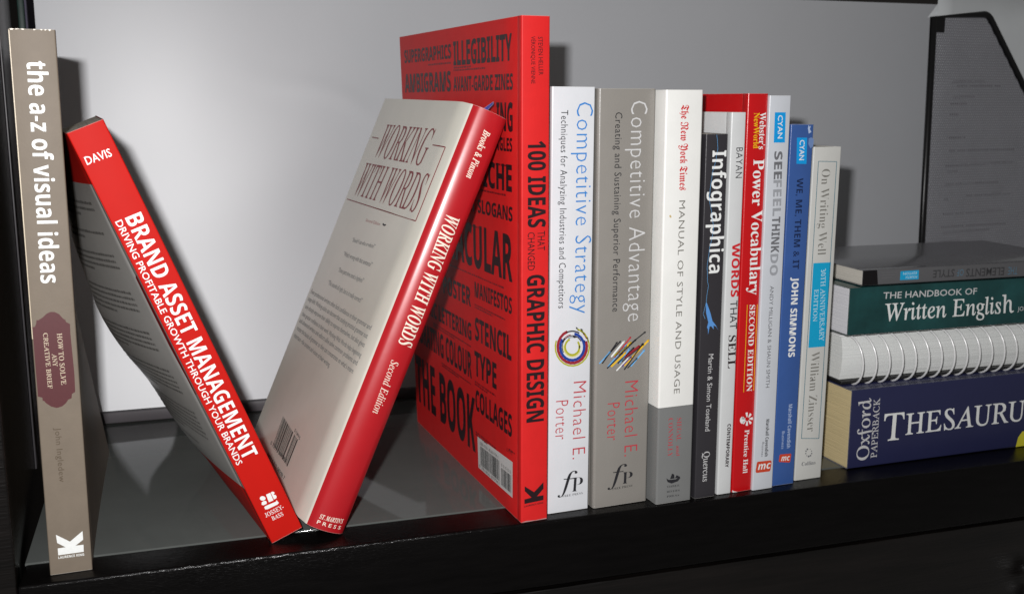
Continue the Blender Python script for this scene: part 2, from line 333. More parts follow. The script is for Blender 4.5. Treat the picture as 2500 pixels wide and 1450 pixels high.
PRINT = [
["az","emblem","white",[[4.32,9.96],[16.08,10.01],[16.18,13.74],[12.5,13.77],[16.2,16.41],[16.16,20.95],[10.12,16.26],[3.95,20.79],[4.28,16.45],[7.93,13.66],[4.32,13.58]],0],
["az","plaque","maroon",[[5.33,130.11],[7.05,131.76],[8.89,132.6],[10.67,132.46],[12.57,131.31],[13.88,129.41],[14.89,128.33],[15.1,128.81],[15.37,127.29],[17.1,126.14],[16.98,121.54],[17.24,111.46],[17.5,101.34],[17.3,92.43],[15.79,91.58],[15.46,89.38],[13.98,88.92],[12.78,87.22],[11.05,85.79],[8.67,85.23],[6.2,86.11],[4.16,87.95],[3.0,89.49],[2.62,89.12],[2.56,90.94],[0.64,91.75],[0.68,94.96],[0.59,107.0],[0.55,116.99],[0.55,124.95],[0.42,125.75],[1.67,125.84],[2.31,127.38],[2.6,129.14],[3.29,128.88]],0],
["brand","emblem","white",[[8.31,26.51],[10.7,26.35],[10.44,21.67],[7.95,21.9]],0],
["brand","emblem","white",[[10.97,26.33],[11.92,26.4],[12.66,25.73],[12.5,24.95],[11.74,24.53],[12.61,23.85],[12.78,22.72],[12.13,21.95],[10.88,21.99]],0],
["brand","emblem","white",[[7.31,24.71],[6.87,24.25],[6.19,24.13],[5.47,24.38],[4.89,24.94],[4.61,25.65],[4.71,26.32],[5.15,26.78],[5.82,26.9],[6.54,26.64],[7.12,26.09],[7.4,25.38]],0],
["brand","emblem","white",[[4.69,23.77],[5.82,23.95],[6.91,23.42],[6.97,22.36],[6.59,21.71],[4.8,21.8],[4.1,22.53]],0],
["brand","emblem","white",[[4.75,20.66],[5.57,20.89],[11.38,20.36],[12.0,21.07],[12.08,20.07],[12.42,18.98],[11.33,18.48],[5.79,18.7],[4.65,19.26]],0],
["ideas","emblem","black",[[2.0,10.92],[13.6,11.52],[13.67,14.34],[9.67,14.36],[13.62,18.2],[13.57,22.06],[7.85,17.04],[2.15,21.26],[2.18,18.44],[6.27,14.07],[1.97,13.59]],0],
["nyt","emblem","ink",[[6.42,15.38],[8.09,14.2],[12.77,13.97],[15.48,15.48],[15.79,14.18],[14.19,12.55],[10.09,11.7],[7.31,13.0]],0],
["nyt","emblem","ink",[[8.9,14.62],[10.18,17.8],[11.57,17.15],[11.92,14.57]],0],
["nyt","emblem","ink",[[12.2,14.54],[13.24,16.47],[14.92,15.54],[14.67,14.8]],0],
["nyt","stain","stain",[[3.71,169.13],[4.47,169.8],[5.28,168.87],[5.04,167.96],[4.26,168.21]],0],
["info","figure","figblue",[[3.24,118.45],[3.93,118.09],[5.53,114.41],[6.61,111.78],[8.05,107.23],[10.41,104.53],[12.31,101.15],[10.64,103.65],[8.84,104.59],[9.13,102.15],[7.48,104.12],[6.3,104.17],[5.5,99.51],[5.18,102.74],[4.56,103.63],[5.33,106.64],[3.66,112.32]],0],
["web","rule","yellow",[[5.38,115.0],[5.75,114.99],[5.76,62.03],[5.39,62.04]],0],
["web","rule","yellow",[[12.31,114.81],[12.68,114.8],[12.72,62.5],[12.35,62.52]],0],
["web","emblem","white",[[8.4,46.38],[7.5,49.01],[8.26,49.43],[9.14,49.16],[9.03,46.42]],0],
["web","emblem","white",[[9.56,46.26],[10.51,48.65],[11.4,48.29],[11.82,47.41],[10.06,45.87]],0],
["web","emblem","white",[[10.31,45.43],[12.48,46.0],[12.92,45.09],[12.6,44.19],[10.35,44.86]],0],
["web","emblem","white",[[10.16,44.43],[12.12,42.8],[11.81,41.94],[10.96,41.62],[9.71,44.07]],0],
["web","emblem","white",[[9.2,43.93],[9.65,41.18],[8.8,40.95],[7.99,41.41],[8.56,44.01]],0],
["web","emblem","white",[[8.08,44.26],[6.72,42.21],[5.89,42.76],[5.65,43.7],[7.67,44.73]],0],
["web","emblem","white",[[7.53,45.2],[5.26,45.2],[5.0,46.17],[5.49,46.96],[7.62,45.75]],0],
["web","emblem","white",[[7.38,44.75],[7.09,43.44],[6.22,42.66],[5.1,42.71],[4.16,43.57],[3.75,44.91],[4.03,46.22],[4.9,47.0],[6.02,46.95],[6.97,46.09]],0],
["web","scuff","white",[[0.21,1.51],[1.96,0.66],[4.28,-0.1],[0.85,0.01]],0],
["see","label_patch","cyan",[[3.7,225.82],[11.08,225.79],[11.44,208.69],[3.84,208.79]],0],
["see","logo_patch","orange",[[2.24,17.24],[2.81,18.02],[12.27,17.7],[12.94,16.8],[12.3,11.52],[11.73,10.73],[2.24,10.94],[1.58,11.99]],0],
["we","label_patch","cyan",[[4.29,211.39],[11.38,211.31],[11.94,196.13],[4.92,196.36]],0],
["we","logo_patch","orange",[[4.2,19.29],[4.78,19.82],[12.27,19.47],[12.77,18.88],[12.28,14.34],[11.69,13.8],[4.45,15.01],[3.79,15.61]],0],
["we","scuff","paleblue",[[11.54,216.63],[11.92,218.79],[12.56,217.53],[13.6,218.21],[12.93,216.25],[14.15,214.58],[12.3,213.64],[11.9,215.35]],0],
["we","scuff","paleblue2",[[12.51,210.84],[14.38,211.56],[16.12,210.32],[15.9,205.95],[14.03,205.23],[12.48,207.58]],0],
["zin","rule","tealink",[[3.7,197.13],[16.88,196.79],[16.88,197.13],[3.69,197.47]],0],
["zin","rule","tealink",[[16.67,196.97],[16.16,25.68],[16.59,25.63],[17.09,196.95]],0],
["zin","rule","tealink",[[16.37,25.84],[3.24,27.29],[3.23,26.93],[16.37,25.48]],0],
["zin","rule","tealink",[[3.45,27.09],[3.9,197.29],[3.49,197.3],[3.02,27.14]],0],
["zin","label_patch","cyan2",[[4.41,136.59],[17.13,136.51],[16.91,84.42],[4.4,84.48]],0],
["zin","emblem","greyink2",[[10.73,19.33],[10.57,19.07],[10.2,19.09],[10.0,19.37],[10.16,19.63],[10.53,19.61]],0],
["zin","emblem","greyink2",[[11.9,18.04],[11.69,17.7],[11.22,17.72],[10.96,18.09],[11.17,18.43],[11.64,18.4]],0],
["zin","emblem","greyink2",[[12.21,16.4],[11.95,15.98],[11.37,16.01],[11.04,16.47],[11.3,16.88],[11.88,16.85]],0],
["zin","emblem","greyink2",[[11.55,15.11],[11.25,14.61],[10.56,14.65],[10.18,15.19],[10.49,15.68],[11.17,15.64]],0],
["zin","emblem","greyink2",[[10.27,14.71],[9.91,14.14],[9.12,14.19],[8.68,14.8],[9.04,15.37],[9.83,15.33]],0],
["zin","emblem","greyink2",[[8.46,15.4],[8.27,15.1],[7.86,15.13],[7.63,15.45],[7.82,15.74],[8.23,15.72]],0],
["zin","emblem","greyink2",[[7.7,16.83],[7.47,16.46],[6.95,16.49],[6.66,16.89],[6.89,17.27],[7.41,17.24]],0],
["zin","emblem","greyink2",[[7.87,18.43],[7.59,17.98],[6.97,18.02],[6.62,18.5],[6.9,18.95],[7.52,18.92]],0],
["zin","emblem","greyink2",[[8.95,19.51],[8.62,18.99],[7.89,19.03],[7.49,19.6],[7.81,20.12],[8.54,20.08]],0],
["strat","emblem","olive",[[19.12,106.2],[21.6,104.06],[23.46,101.32],[24.56,98.21],[24.79,94.97],[24.14,91.87],[22.66,89.16],[20.46,87.07],[17.74,85.76],[14.7,85.34],[11.61,85.83],[8.71,87.2],[6.23,89.33],[4.36,92.03],[3.25,95.11],[2.98,98.3],[3.57,101.36],[4.42,100.98],[3.88,98.17],[4.12,95.24],[5.14,92.43],[6.86,89.95],[9.13,88.0],[11.79,86.75],[14.63,86.29],[17.41,86.68],[19.9,87.88],[21.92,89.8],[23.27,92.28],[23.87,95.12],[23.66,98.09],[22.65,100.94],[20.95,103.45],[18.68,105.41]],0],
["strat","emblem","crimson",[[23.0,99.59],[23.64,96.61],[23.42,93.63],[22.38,90.93],[20.59,88.73],[18.21,87.23],[15.46,86.56],[12.58,86.78],[9.81,87.85],[7.4,89.69],[5.56,92.13],[4.42,94.95],[4.09,97.92],[4.6,100.79],[5.89,103.31],[7.85,105.27],[10.33,106.51],[10.9,104.93],[8.82,103.9],[7.17,102.25],[6.09,100.14],[5.67,97.74],[5.94,95.25],[6.9,92.88],[8.45,90.84],[10.46,89.3],[12.78,88.41],[15.19,88.23],[17.49,88.79],[19.48,90.05],[20.97,91.88],[21.85,94.15],[22.03,96.63],[21.49,99.13]],0],
["strat","emblem","royal",[[15.1,105.03],[17.59,103.97],[19.71,102.16],[21.23,99.79],[21.98,97.1],[21.9,94.37],[20.97,91.88],[19.31,89.9],[17.08,88.63],[14.52,88.2],[11.9,88.66],[9.48,89.94],[7.52,91.92],[6.2,94.39],[5.67,97.09],[5.97,99.75],[7.07,102.11],[8.37,101.08],[7.49,99.18],[7.25,97.03],[7.68,94.85],[8.74,92.86],[10.32,91.27],[12.27,90.24],[14.38,89.88],[16.44,90.22],[18.24,91.25],[19.57,92.84],[20.31,94.84],[20.39,97.04],[19.78,99.2],[18.56,101.11],[16.86,102.57],[14.85,103.43]],0],
["strat","emblem","ink",[[9.85,105.57],[10.35,105.76],[10.85,105.92],[11.37,106.04],[11.9,106.13],[12.43,106.19],[12.97,106.21],[13.51,106.2],[14.06,106.16],[14.6,106.08],[15.14,105.97],[15.68,105.82],[16.21,105.65],[16.73,105.44],[17.25,105.2],[17.75,104.93],[18.23,104.63],[17.85,103.94],[17.4,104.21],[16.95,104.46],[16.48,104.68],[16.0,104.87],[15.52,105.03],[15.03,105.17],[14.53,105.27],[14.04,105.34],[13.54,105.38],[13.04,105.39],[12.55,105.37],[12.06,105.32],[11.58,105.23],[11.11,105.12],[10.65,104.98],[10.2,104.8]],0],
["strat","emblem","crimson",[[8.36,101.85],[8.57,102.08],[8.79,102.31],[9.02,102.52],[9.26,102.72],[9.51,102.91],[9.77,103.09],[10.03,103.25],[10.31,103.4],[10.59,103.53],[10.88,103.66],[11.17,103.76],[11.47,103.85],[11.78,103.93],[12.09,103.99],[12.4,104.04],[12.72,104.07],[12.79,103.6],[12.49,103.57],[12.2,103.53],[11.91,103.47],[11.62,103.4],[11.34,103.31],[11.07,103.21],[10.8,103.1],[10.53,102.97],[10.27,102.83],[10.02,102.68],[9.78,102.52],[9.55,102.34],[9.33,102.15],[9.11,101.95],[8.91,101.74],[8.71,101.52]],0],
["strat","emblem","olive",[[16.94,107.08],[17.3,106.93],[17.65,106.77],[18.0,106.59],[18.34,106.41],[18.68,106.21],[19.01,106.0],[19.33,105.78],[19.65,105.55],[19.96,105.31],[20.27,105.05],[20.56,104.79],[20.85,104.52],[21.13,104.23],[21.4,103.94],[21.66,103.64],[21.92,103.33],[21.22,102.77],[20.99,103.05],[20.75,103.33],[20.51,103.6],[20.25,103.86],[19.99,104.11],[19.72,104.35],[19.44,104.58],[19.15,104.8],[18.86,105.01],[18.57,105.22],[18.26,105.41],[17.95,105.59],[17.64,105.76],[17.32,105.92],[17.0,106.07],[16.68,106.2]],0],
["strat","emblem","ink",[[8.28,93.83],[7.74,95.07],[7.44,96.36],[7.38,97.68],[7.57,98.95],[8.0,100.15],[8.64,101.21],[9.49,102.1],[10.5,102.8],[11.64,103.26],[12.87,103.47],[14.13,103.42],[15.38,103.12],[16.57,102.58],[17.66,101.81],[18.61,100.85],[19.37,99.72],[18.9,99.47],[18.2,100.5],[17.34,101.39],[16.34,102.09],[15.25,102.59],[14.1,102.86],[12.94,102.9],[11.82,102.71],[10.78,102.29],[9.85,101.66],[9.08,100.84],[8.49,99.86],[8.1,98.77],[7.92,97.6],[7.98,96.4],[8.25,95.21],[8.74,94.08]],0],
["strat","emblem","olive",[[17.6,99.84],[18.44,98.37],[18.82,96.74],[18.7,95.12],[18.09,93.65],[17.06,92.5],[15.7,91.77],[14.16,91.54],[12.59,91.83],[11.14,92.61],[9.96,93.8],[9.16,95.28],[8.83,96.91],[8.98,98.52],[9.62,99.95],[10.67,101.07],[12.03,101.77],[12.43,100.63],[11.38,100.1],[10.57,99.23],[10.08,98.12],[9.96,96.88],[10.22,95.62],[10.83,94.48],[11.75,93.56],[12.87,92.96],[14.08,92.73],[15.27,92.91],[16.32,93.47],[17.12,94.36],[17.58,95.49],[17.68,96.75],[17.38,98.01],[16.74,99.14]],0],
["strat","emblem","olive2",[[19.21,94.34],[18.77,93.38],[18.17,92.54],[17.41,91.84],[16.53,91.31],[15.55,90.97],[14.52,90.83],[13.47,90.9],[12.42,91.16],[11.43,91.62],[10.52,92.25],[9.72,93.04],[9.07,93.95],[8.58,94.96],[8.27,96.03],[8.14,97.12],[8.21,98.2],[8.88,98.03],[8.82,97.08],[8.93,96.12],[9.2,95.18],[9.64,94.29],[10.21,93.49],[10.91,92.79],[11.72,92.24],[12.59,91.83],[13.51,91.6],[14.44,91.55],[15.34,91.67],[16.2,91.97],[16.98,92.43],[17.64,93.05],[18.18,93.79],[18.56,94.64]],0],
["strat","emblem","ink",[[11.01,101.87],[11.27,101.99],[11.54,102.11],[11.81,102.2],[12.09,102.28],[12.37,102.35],[12.66,102.4],[12.95,102.43],[13.25,102.44],[13.54,102.44],[13.84,102.42],[14.14,102.39],[14.43,102.33],[14.73,102.27],[15.02,102.18],[15.31,102.08],[15.59,101.96],[15.48,101.64],[15.22,101.75],[14.94,101.84],[14.67,101.92],[14.39,101.99],[14.12,102.04],[13.84,102.07],[13.56,102.09],[13.28,102.09],[13.01,102.08],[12.73,102.05],[12.46,102.0],[12.2,101.94],[11.93,101.86],[11.68,101.77],[11.43,101.67],[11.19,101.55]],0],
["strat","emblem","ink",[[17.69,105.83],[16.39,107.79],[15.93,107.55],[17.22,105.58]],0],
["strat","emblem","ink",[[15.89,108.09],[17.39,107.19],[16.38,107.34],[16.03,106.48]],0],
["strat","emblem","ink",[[20.42,105.71],[19.13,106.74],[18.79,106.35],[20.08,105.33]],0],
["strat","emblem","ink",[[18.56,106.87],[20.26,106.46],[19.28,106.29],[19.27,105.35]],0],
["strat","emblem","crimson",[[22.87,100.74],[20.77,104.2],[20.29,103.97],[22.39,100.52]],0],
["strat","emblem","crimson",[[20.27,104.51],[21.75,103.56],[20.73,103.74],[20.35,102.9]],0],
["strat","emblem","ink",[[23.96,98.7],[23.14,101.6],[22.59,101.52],[23.42,98.61]],0],
["strat","emblem","ink",[[22.73,102.03],[23.92,100.75],[22.97,101.19],[22.34,100.49]],0],
["strat","emblem","royal",[[21.93,98.35],[21.65,99.79],[21.09,99.75],[21.37,98.31]],0],
["strat","emblem","royal",[[21.28,100.25],[22.36,98.89],[21.44,99.39],[20.75,98.76]],0],
["strat","emblem","ink",[[7.72,99.67],[9.19,101.91],[8.71,102.21],[7.24,99.97]],0],
["strat","emblem","ink",[[9.21,102.44],[9.14,100.86],[8.75,101.75],[7.76,101.73]],0],
["strat","emblem","ink",[[18.42,95.21],[18.64,97.09],[18.08,97.2],[17.86,95.32]],0],
["strat","emblem","ink",[[18.42,97.61],[19.06,96.06],[18.32,96.77],[17.44,96.37]],0],
["strat","emblem","ink",[[16.32,102.26],[14.55,102.86],[14.4,102.37],[16.18,101.78]],0],
["strat","emblem","ink",[[13.99,102.78],[15.66,103.0],[14.87,102.48],[15.24,101.58]],0],
["adv","emblem","ink",[[4.73,85.74],[14.07,97.41],[13.38,97.9],[4.05,86.23]],0],
["adv","emblem","ink",[[14.02,98.02],[13.83,96.28],[13.46,97.33],[12.3,97.38]],0],
["adv","emblem","skyblue",[[2.86,85.88],[9.69,92.25],[9.16,92.75],[2.33,86.38]],0],
["adv","emblem","skyblue",[[9.77,92.82],[9.34,91.14],[9.12,92.21],[7.96,92.41]],0],
["adv","emblem","ink",[[6.19,88.44],[16.1,97.7],[15.48,98.27],[5.58,89.01]],0],
["adv","emblem","ink",[[16.14,98.31],[15.7,96.62],[15.48,97.69],[14.31,97.89]],0],
["adv","emblem","white",[[10.4,89.03],[18.53,97.48],[17.72,98.16],[9.6,89.7]],0],
["adv","emblem","white",[[18.46,98.16],[18.12,96.45],[17.83,97.51],[16.66,97.66]],0],
["adv","emblem","skyblue",[[8.31,83.56],[20.01,95.56],[19.45,96.04],[7.75,84.03]],0],
["adv","emblem","skyblue",[[20.06,96.14],[19.71,94.42],[19.43,95.49],[18.26,95.64]],0],
["adv","emblem","redink",[[12.48,88.4],[22.67,99.59],[21.84,100.24],[11.66,89.06]],0],
["adv","emblem","redink",[[22.57,100.27],[22.28,98.54],[21.97,99.6],[20.79,99.71]],0],
["adv","emblem","ink",[[7.82,82.59],[17.52,90.91],[16.92,91.5],[7.23,83.17]],0],
["adv","emblem","ink",[[17.58,91.52],[17.08,89.85],[16.89,90.93],[15.73,91.17]],0],
["adv","emblem","yellow",[[14.53,90.02],[23.0,96.33],[22.16,97.25],[13.7,90.94]],0],
["adv","emblem","yellow",[[22.97,97.08],[22.35,95.45],[22.23,96.53],[21.08,96.83]],0],
["adv","emblem","ink",[[15.49,89.59],[26.02,97.9],[25.36,98.58],[14.84,90.27]],0],
["adv","emblem","ink",[[26.07,98.54],[25.5,96.89],[25.35,97.97],[24.18,98.25]],0],
["adv","emblem","ink",[[21.28,94.95],[31.88,101.86],[31.42,102.42],[20.81,95.51]],0],
["adv","emblem","ink",[[32.06,102.41],[31.33,100.82],[31.28,101.9],[30.13,102.26]],0],
["adv","emblem","skyblue",[[15.59,84.89],[22.21,93.0],[21.53,93.5],[14.91,85.39]],0],
["adv","emblem","skyblue",[[22.17,93.62],[21.97,91.87],[21.6,92.92],[20.42,92.99]],0],
["adv","emblem","yellow",[[10.46,83.26],[19.67,90.68],[18.94,91.43],[9.73,84.01]],0],
["adv","emblem","yellow",[[19.68,91.35],[19.12,89.7],[18.97,90.78],[17.81,91.05]],0],
["adv","emblem","crimson",[[18.79,87.64],[28.62,93.62],[27.66,94.85],[17.84,88.87]],0],
["adv","emblem","crimson",[[28.56,94.49],[27.78,92.93],[27.77,94.01],[26.62,94.4]],0],
["adv","emblem","olive",[[12.55,89.09],[20.25,94.25],[19.25,95.44],[11.56,90.28]],0],
["adv","emblem","olive",[[20.15,95.11],[19.45,93.52],[19.39,94.6],[18.25,94.95]],0],
["adv","emblem","ink",[[14.54,84.88],[24.81,93.21],[24.15,93.88],[13.88,85.56]],0],
["adv","emblem","ink",[[24.85,93.85],[24.3,92.19],[24.14,93.27],[22.98,93.54]],0],
["adv","emblem","white",[[13.78,80.71],[21.46,87.78],[20.92,88.29],[13.24,81.22]],0],
["adv","emblem","white",[[21.54,88.36],[21.1,86.66],[20.88,87.74],[19.7,87.95]],0],
["adv","emblem","ink",[[17.03,85.69],[30.99,94.73],[30.53,95.29],[16.57,86.26]],0],
["adv","emblem","ink",[[31.17,95.27],[30.44,93.69],[30.39,94.77],[29.24,95.14]],0],
["adv","emblem","yellow",[[18.79,83.09],[34.27,96.83],[33.49,97.55],[18.03,83.82]],0],
["adv","emblem","yellow",[[34.24,97.51],[33.77,95.82],[33.56,96.9],[32.37,97.12]],0],
["adv","emblem","purple",[[17.15,82.8],[23.32,88.08],[22.71,88.67],[16.55,83.39]],0],
["adv","emblem","purple",[[23.38,88.69],[22.88,87.01],[22.69,88.1],[21.52,88.34]],0],
["adv","emblem","ink",[[18.8,80.8],[30.57,95.28],[29.87,95.78],[18.11,81.3]],0],
["adv","emblem","ink",[[30.52,95.9],[30.33,94.14],[29.95,95.2],[28.76,95.26]],0],
["adv","emblem","skyblue",[[22.94,82.36],[31.7,91.32],[31.04,91.87],[22.29,82.92]],0],
["adv","emblem","skyblue",[[31.7,91.94],[31.35,90.21],[31.07,91.29],[29.88,91.44]],0],
["adv","emblem","ink",[[20.8,81.58],[26.99,86.87],[26.45,87.39],[20.27,82.1]],0],
["adv","emblem","ink",[[27.09,87.45],[26.58,85.77],[26.39,86.85],[25.21,87.1]],0],
["elem","label_patch","cyan3",[[27.73,7.73],[41.57,7.86],[41.82,1.92],[27.76,2.04]],0],
["elem","spine_band","elemblack",[[0.01,9.25],[10.3,9.29],[11.53,0.09],[-0.0,-0.0]],0],
["elem","fine_print","dimink",[[13.75,7.68],[24.88,7.69],[24.97,7.1],[13.84,7.09]],0],
["elem","fine_print","dimink",[[14.0,6.09],[23.34,6.13],[23.42,5.54],[14.09,5.51]],0],
["elem","fine_print","dimink",[[14.25,4.5],[21.8,4.57],[21.89,3.99],[14.35,3.93]],0],
["thes","spine_band","thesyellow",[[141.86,10.61],[163.2,10.79],[163.15,0.06],[137.23,0.05],[138.65,6.86]],0]]
SMALL = [[-147.0, 254.05, -105.37, 1], [-100.8, 249.43, -50.28, 1], [-100.6, 250.95, -71.83, 0], [-61.0, 196.87, -13.24, 1], [-96.4, 180.71, -21.53, 1], [-107.6, 158.38, -62.33, 1], [-115.6, 128.79, -24.26, 1], [-71.6, 111.13, -22.96, 2], [-154.2, 83.34, -79.49, 2], [-138.6, 59.21, -80.59, 2], [-73.6, 62.84, -37.28, 2], [-73.4, 30.8, -38.94, 2], [-195.8, -10.84, -117.81, 1], [-17.4, 37.1, -8.37, 1]]
LABEL = [[-70.34, 29.26], [-12.27, 31.59], [-12.43, 10.25], [-69.35, 9.44]]
WLINES = [[-148.75, 214.19, -133.77, 214.03], [-27.06, 215.32, -8.09, 215.38], [-8.09, 215.38, -8.43, 172.69], [-8.43, 172.69, -150.04, 170.3]]
WBAR = [[-103.76, 29.79], [-55.47, 28.83], [-55.65, 11.98], [-101.25, 11.27]]
POSE = {"az": [-275.36, -19.36, 19.58, 263.47, -0.024, 0.307], "ideas": [-32.62, -42.73, 16.18, 275.0, 1.068, -0.168], "strat": [-13.48, -36.27, 25.33, 239.43, -0.033, 0.094], "adv": [14.21, -38.27, 35.11, 238.56, -0.174, -0.197], "nyt": [51.11, -46.2, 23.47, 238.03, -0.181, -0.212], "info": [77.06, -46.37, 14.04, 214.02, -0.097, -0.199], "wts": [93.23, -45.49, 8.65, 225.86, 0.027, -0.05], "web": [103.03, -45.63, 14.27, 236.32, -0.144, -0.083], "see": [116.96, -47.28, 13.85, 235.23, -0.072, -0.067], "we": [132.59, -45.34, 15.73, 218.94, -0.173, 0.244], "zin": [151.2, -42.5, 19.78, 205.77, -0.195, 0.321], "brand": [-166.8, -20.4, 17.6, 233, 1.13, -21.66], "words": [-128.8, -21.8, 21.1, 241.5, -0.21, 23.37]}
EXTRA = [('ISBN 978-1-85669-794-1', 'sans'), ('9 781856 697941', 'sans'), ('9 0 0 0 0', 'sans'), ('£19.95', 'sans'), ('The Priory CE Primary School', 'sansm')]
set_glyphs([(r[1], r[2]) for r in TEXT] + EXTRA + [('H', st_) for st_ in list(OFF) + ['sans', 'book', 'sansbi']])
def dress(bk, parent, surf):
    for r in TEXT:
        if r[0] == bk: lettering(parent, surf, r, cut=10 if bk == 'words' else 0)
    for b, n, c, pts, up in PRINT:
        if b == bk: decal(parent, surf, pts, c, n, up)
def bars(parent, surf, q, seed, n, fills, name='barcode', col='barcode'):
    """upright bars across the quad q (TL, TR, BR, BL)"""
    rnd = random.Random(seed); V = []; F = []; t = 0
    while t < 1:
        wd = rnd.choice((1, 1, 1, 2, 3)) / n; gp = rnd.choice((1, 1, 2, 2)) / n
        if t + wd > 1: break
        for s, e in fills:
            if s <= t < e:
                k = len(V)
                for tt, vv in ((t, 0), (t + wd, 0), (t + wd, 1), (t, 1)):
                    top = [q[0][i] + (q[1][i] - q[0][i]) * tt for i in (0, 1)]; bot = [q[3][i] + (q[2][i] - q[3][i]) * tt for i in (0, 1)]
                    V.append(surf(top[0] + (bot[0] - top[0]) * vv, top[1] + (bot[1] - top[1]) * vv, .2))
                F.append((k, k + 1, k + 2, k + 3))
        t += wd + gp
    return mesh(name, V, F, ink(col), parent)
def dashes(parent, surf, rows, col, seed=1, hgt=1.3, name='fine_print', word=(2, 6), rotfn=None):
    rnd = random.Random(seed); V = []; F = []
    for x0, z, x1 in rows:
        x = x0
        while x < x1 - .6:
            L = min(rnd.uniform(*word), x1 - x); h = hgt * rnd.uniform(.8, 1.05); k = len(V)
            for a, b in ((x, z), (x + L, z), (x + L, z + h), (x, z + h)): V.append(surf(a, b, .12))
            F.append((k, k + 1, k + 2, k + 3)); x += L + rnd.uniform(.5, 1.1)
    return mesh(name, V, F, ink(col), parent)

# ------------------------------------------------------------------ book builder
def loft(name, rings, mats, parent, closed=True, matfn=None, smooth_angle=None):
    n = len(rings[0]); V = [p for r in rings for p in r]; F = []; MI = []
    for i in range(len(rings) - 1):
        for k in range(n if closed else n - 1):
            j = (k + 1) % n; F.append((i * n + k, i * n + j, (i + 1) * n + j, (i + 1) * n + k)); MI.append(matfn(i, k) if matfn else 0)
    # caps as strips so that concave outlines stay clean
    for i, fl_ in ((0, True), (len(rings) - 1, False)):
        h = n // 2
        for k in range(h - 1):
            f = (i * n + k, i * n + k + 1, i * n + n - 2 - k, i * n + n - 1 - k)
            F.append(f if fl_ else f[::-1]); MI.append(matfn(-1, k) if matfn else 0)
    o = mesh(name, V, F, mats, parent, mi=MI); fixn(o)
    if smooth_angle:
        o.data.polygons.foreach_set('use_smooth', [True] * len(o.data.polygons)); o.data.set_sharp_from_angle(angle=rad(smooth_angle))
    return o
def book(name, key, label, W, D, H, mcover, mpages, loc, yaw, lean, left=None, right=None, bulge=0, nz=1, ny=1, t=.45, r=.7, mats=None, matfn=None, group=None,
         horizontal=False, xtra=(), x0=0, block=(1.0, .8), hinge=None, floor=0, over=.0, category='book', crease=True):
    """local axes: x across the spine, y into the shelf, z up the spine (lying books: x along the spine, z across it)"""
    root = empty(name, loc, (0, rad(lean), rad(yaw)), label, category, group)
    if lean or yaw: root.rotation_euler = (Matrix.Rotation(rad(yaw), 3, 'Z') @ Matrix.Rotation(rad(lean), 3, 'Y')).to_euler()
    left = left or (lambda y, z: 0.0); right = right or (lambda y, z: 0.0)
    ys = sorted(set([r] + ([5.2, 5.8, 6.4] if crease and D > 30 else []) + [D * k / ny for k in range(1, ny + 1) if D * k / ny > 8] + list(xtra) + [D]))
    def dent(y): return .22 if crease and abs(y - 5.8) < .1 else 0
    def ring(z, g):           # g = inset of the inner skin
        out = []
        for y in reversed(ys): out.append((x0 - left(y, z) + g + dent(y), y))
        for k in range(1, 4):
            a = k / 4 * math.pi / 2; out.append((x0 + r - (r - g) * math.cos(a) , r - (r - g) * math.sin(a)))
        nb = 9 if bulge else 1
        for k in range(nb + 1):
            u = r + (W - 2 * r) * k / nb; s = (u - W / 2) / (W / 2)
            out.append((x0 + u, g - bulge * (1 - s * s)))
        for k in range(3, 0, -1):
            a = k / 4 * math.pi / 2; out.append((x0 + W - r + (r - g) * math.cos(a), r - (r - g) * math.sin(a)))
        for y in ys: out.append((x0 + W + right(y, z) - g - dent(y), y))
        return out
    tt = min(t, r * .9)
    zs = [H * k / nz for k in range(nz + 1)]
    rings = []
    nO = len(ring(0, 0))
    for z in zs:
        o_ = ring(z, 0); i_ = ring(z, tt)
        fz = (lambda x: max(z, -x * floor)) if floor else (lambda x: z)
        rings.append([(p[0], p[1], fz(p[0])) for p in o_] + [(p[0], p[1], fz(p[0])) for p in reversed(i_)])
    sw = (lambda p: (p[2], p[1], p[0])) if horizontal else (lambda p: p)
    rings = [[sw(p) for p in rg] for rg in rings]
    nyl = len(ys)
    def mf(i, k):
        if not matfn: return 0
        z = H * (i + .5) / nz if i >= 0 else 0
        kk = k if k < nO - 1 else 2 * nO - 2 - k
        part = 'left' if kk < nyl - 0 else ('right' if kk >= nO - nyl - 1 else 'spine')
        yy = ys[min(nyl - 1, max(0, nyl - 1 - kk))] if part == 'left' else 0
        return matfn(part, z, yy, i < 0 or k >= nO - 1)
    cover = loft('cover', rings, mats or [mcover], root, matfn=mf, smooth_angle=35)
    b0, b1 = block; g = tt + .12; prs = []
    by = [b0 + tt] + [y for y in ys if y > 8 and y < D - b1] + [D - b1]
    for z in zs:
        zz = min(max(z, .35), H - .35) if over == 0 else min(max(z, over), H - over)
        L_ = [(x0 - left(y, z) * .93 + g + dent(y), y, zz) for y in reversed(by)]; R_ = [(x0 + W + right(y, z) * .93 - g - dent(y), y, zz) for y in by]
        prs.append([sw((p[0], p[1], max(p[2], -p[0] * floor + .2) if floor else p[2])) for p in L_ + R_])
    pg = loft('page_block', prs, [mpages], root, smooth_angle=35)
    def spine(u, v, lift):
        if horizontal: return (u, -lift, v)
        s = (u - x0 - W / 2) / (W / 2)
        return (u, -bulge * (1 - min(1, s * s)) - lift, v)
    def leftf(u, v, lift): return (x0 - left(-u, v) - lift, -u, v)
    return root, spine, leftf

pg_v = page_mat('page_edges_upright', (222, 216, 202), 0)
def cov(n, rgb, **k):
    d = dict(rough=.38, spec=.45, coat=.25, coat_rough=.22, mottle=.03, mscale=60, bump=.06, bscale=900, edge=.6); d.update(k); return mat(n, rgb, **d)

def P(k): x, y, W_, H_, yw, ln = POSE[k]; return dict(W=W_, H=H_, loc=(x, y, 0.05), yaw=yw, lean=ln)
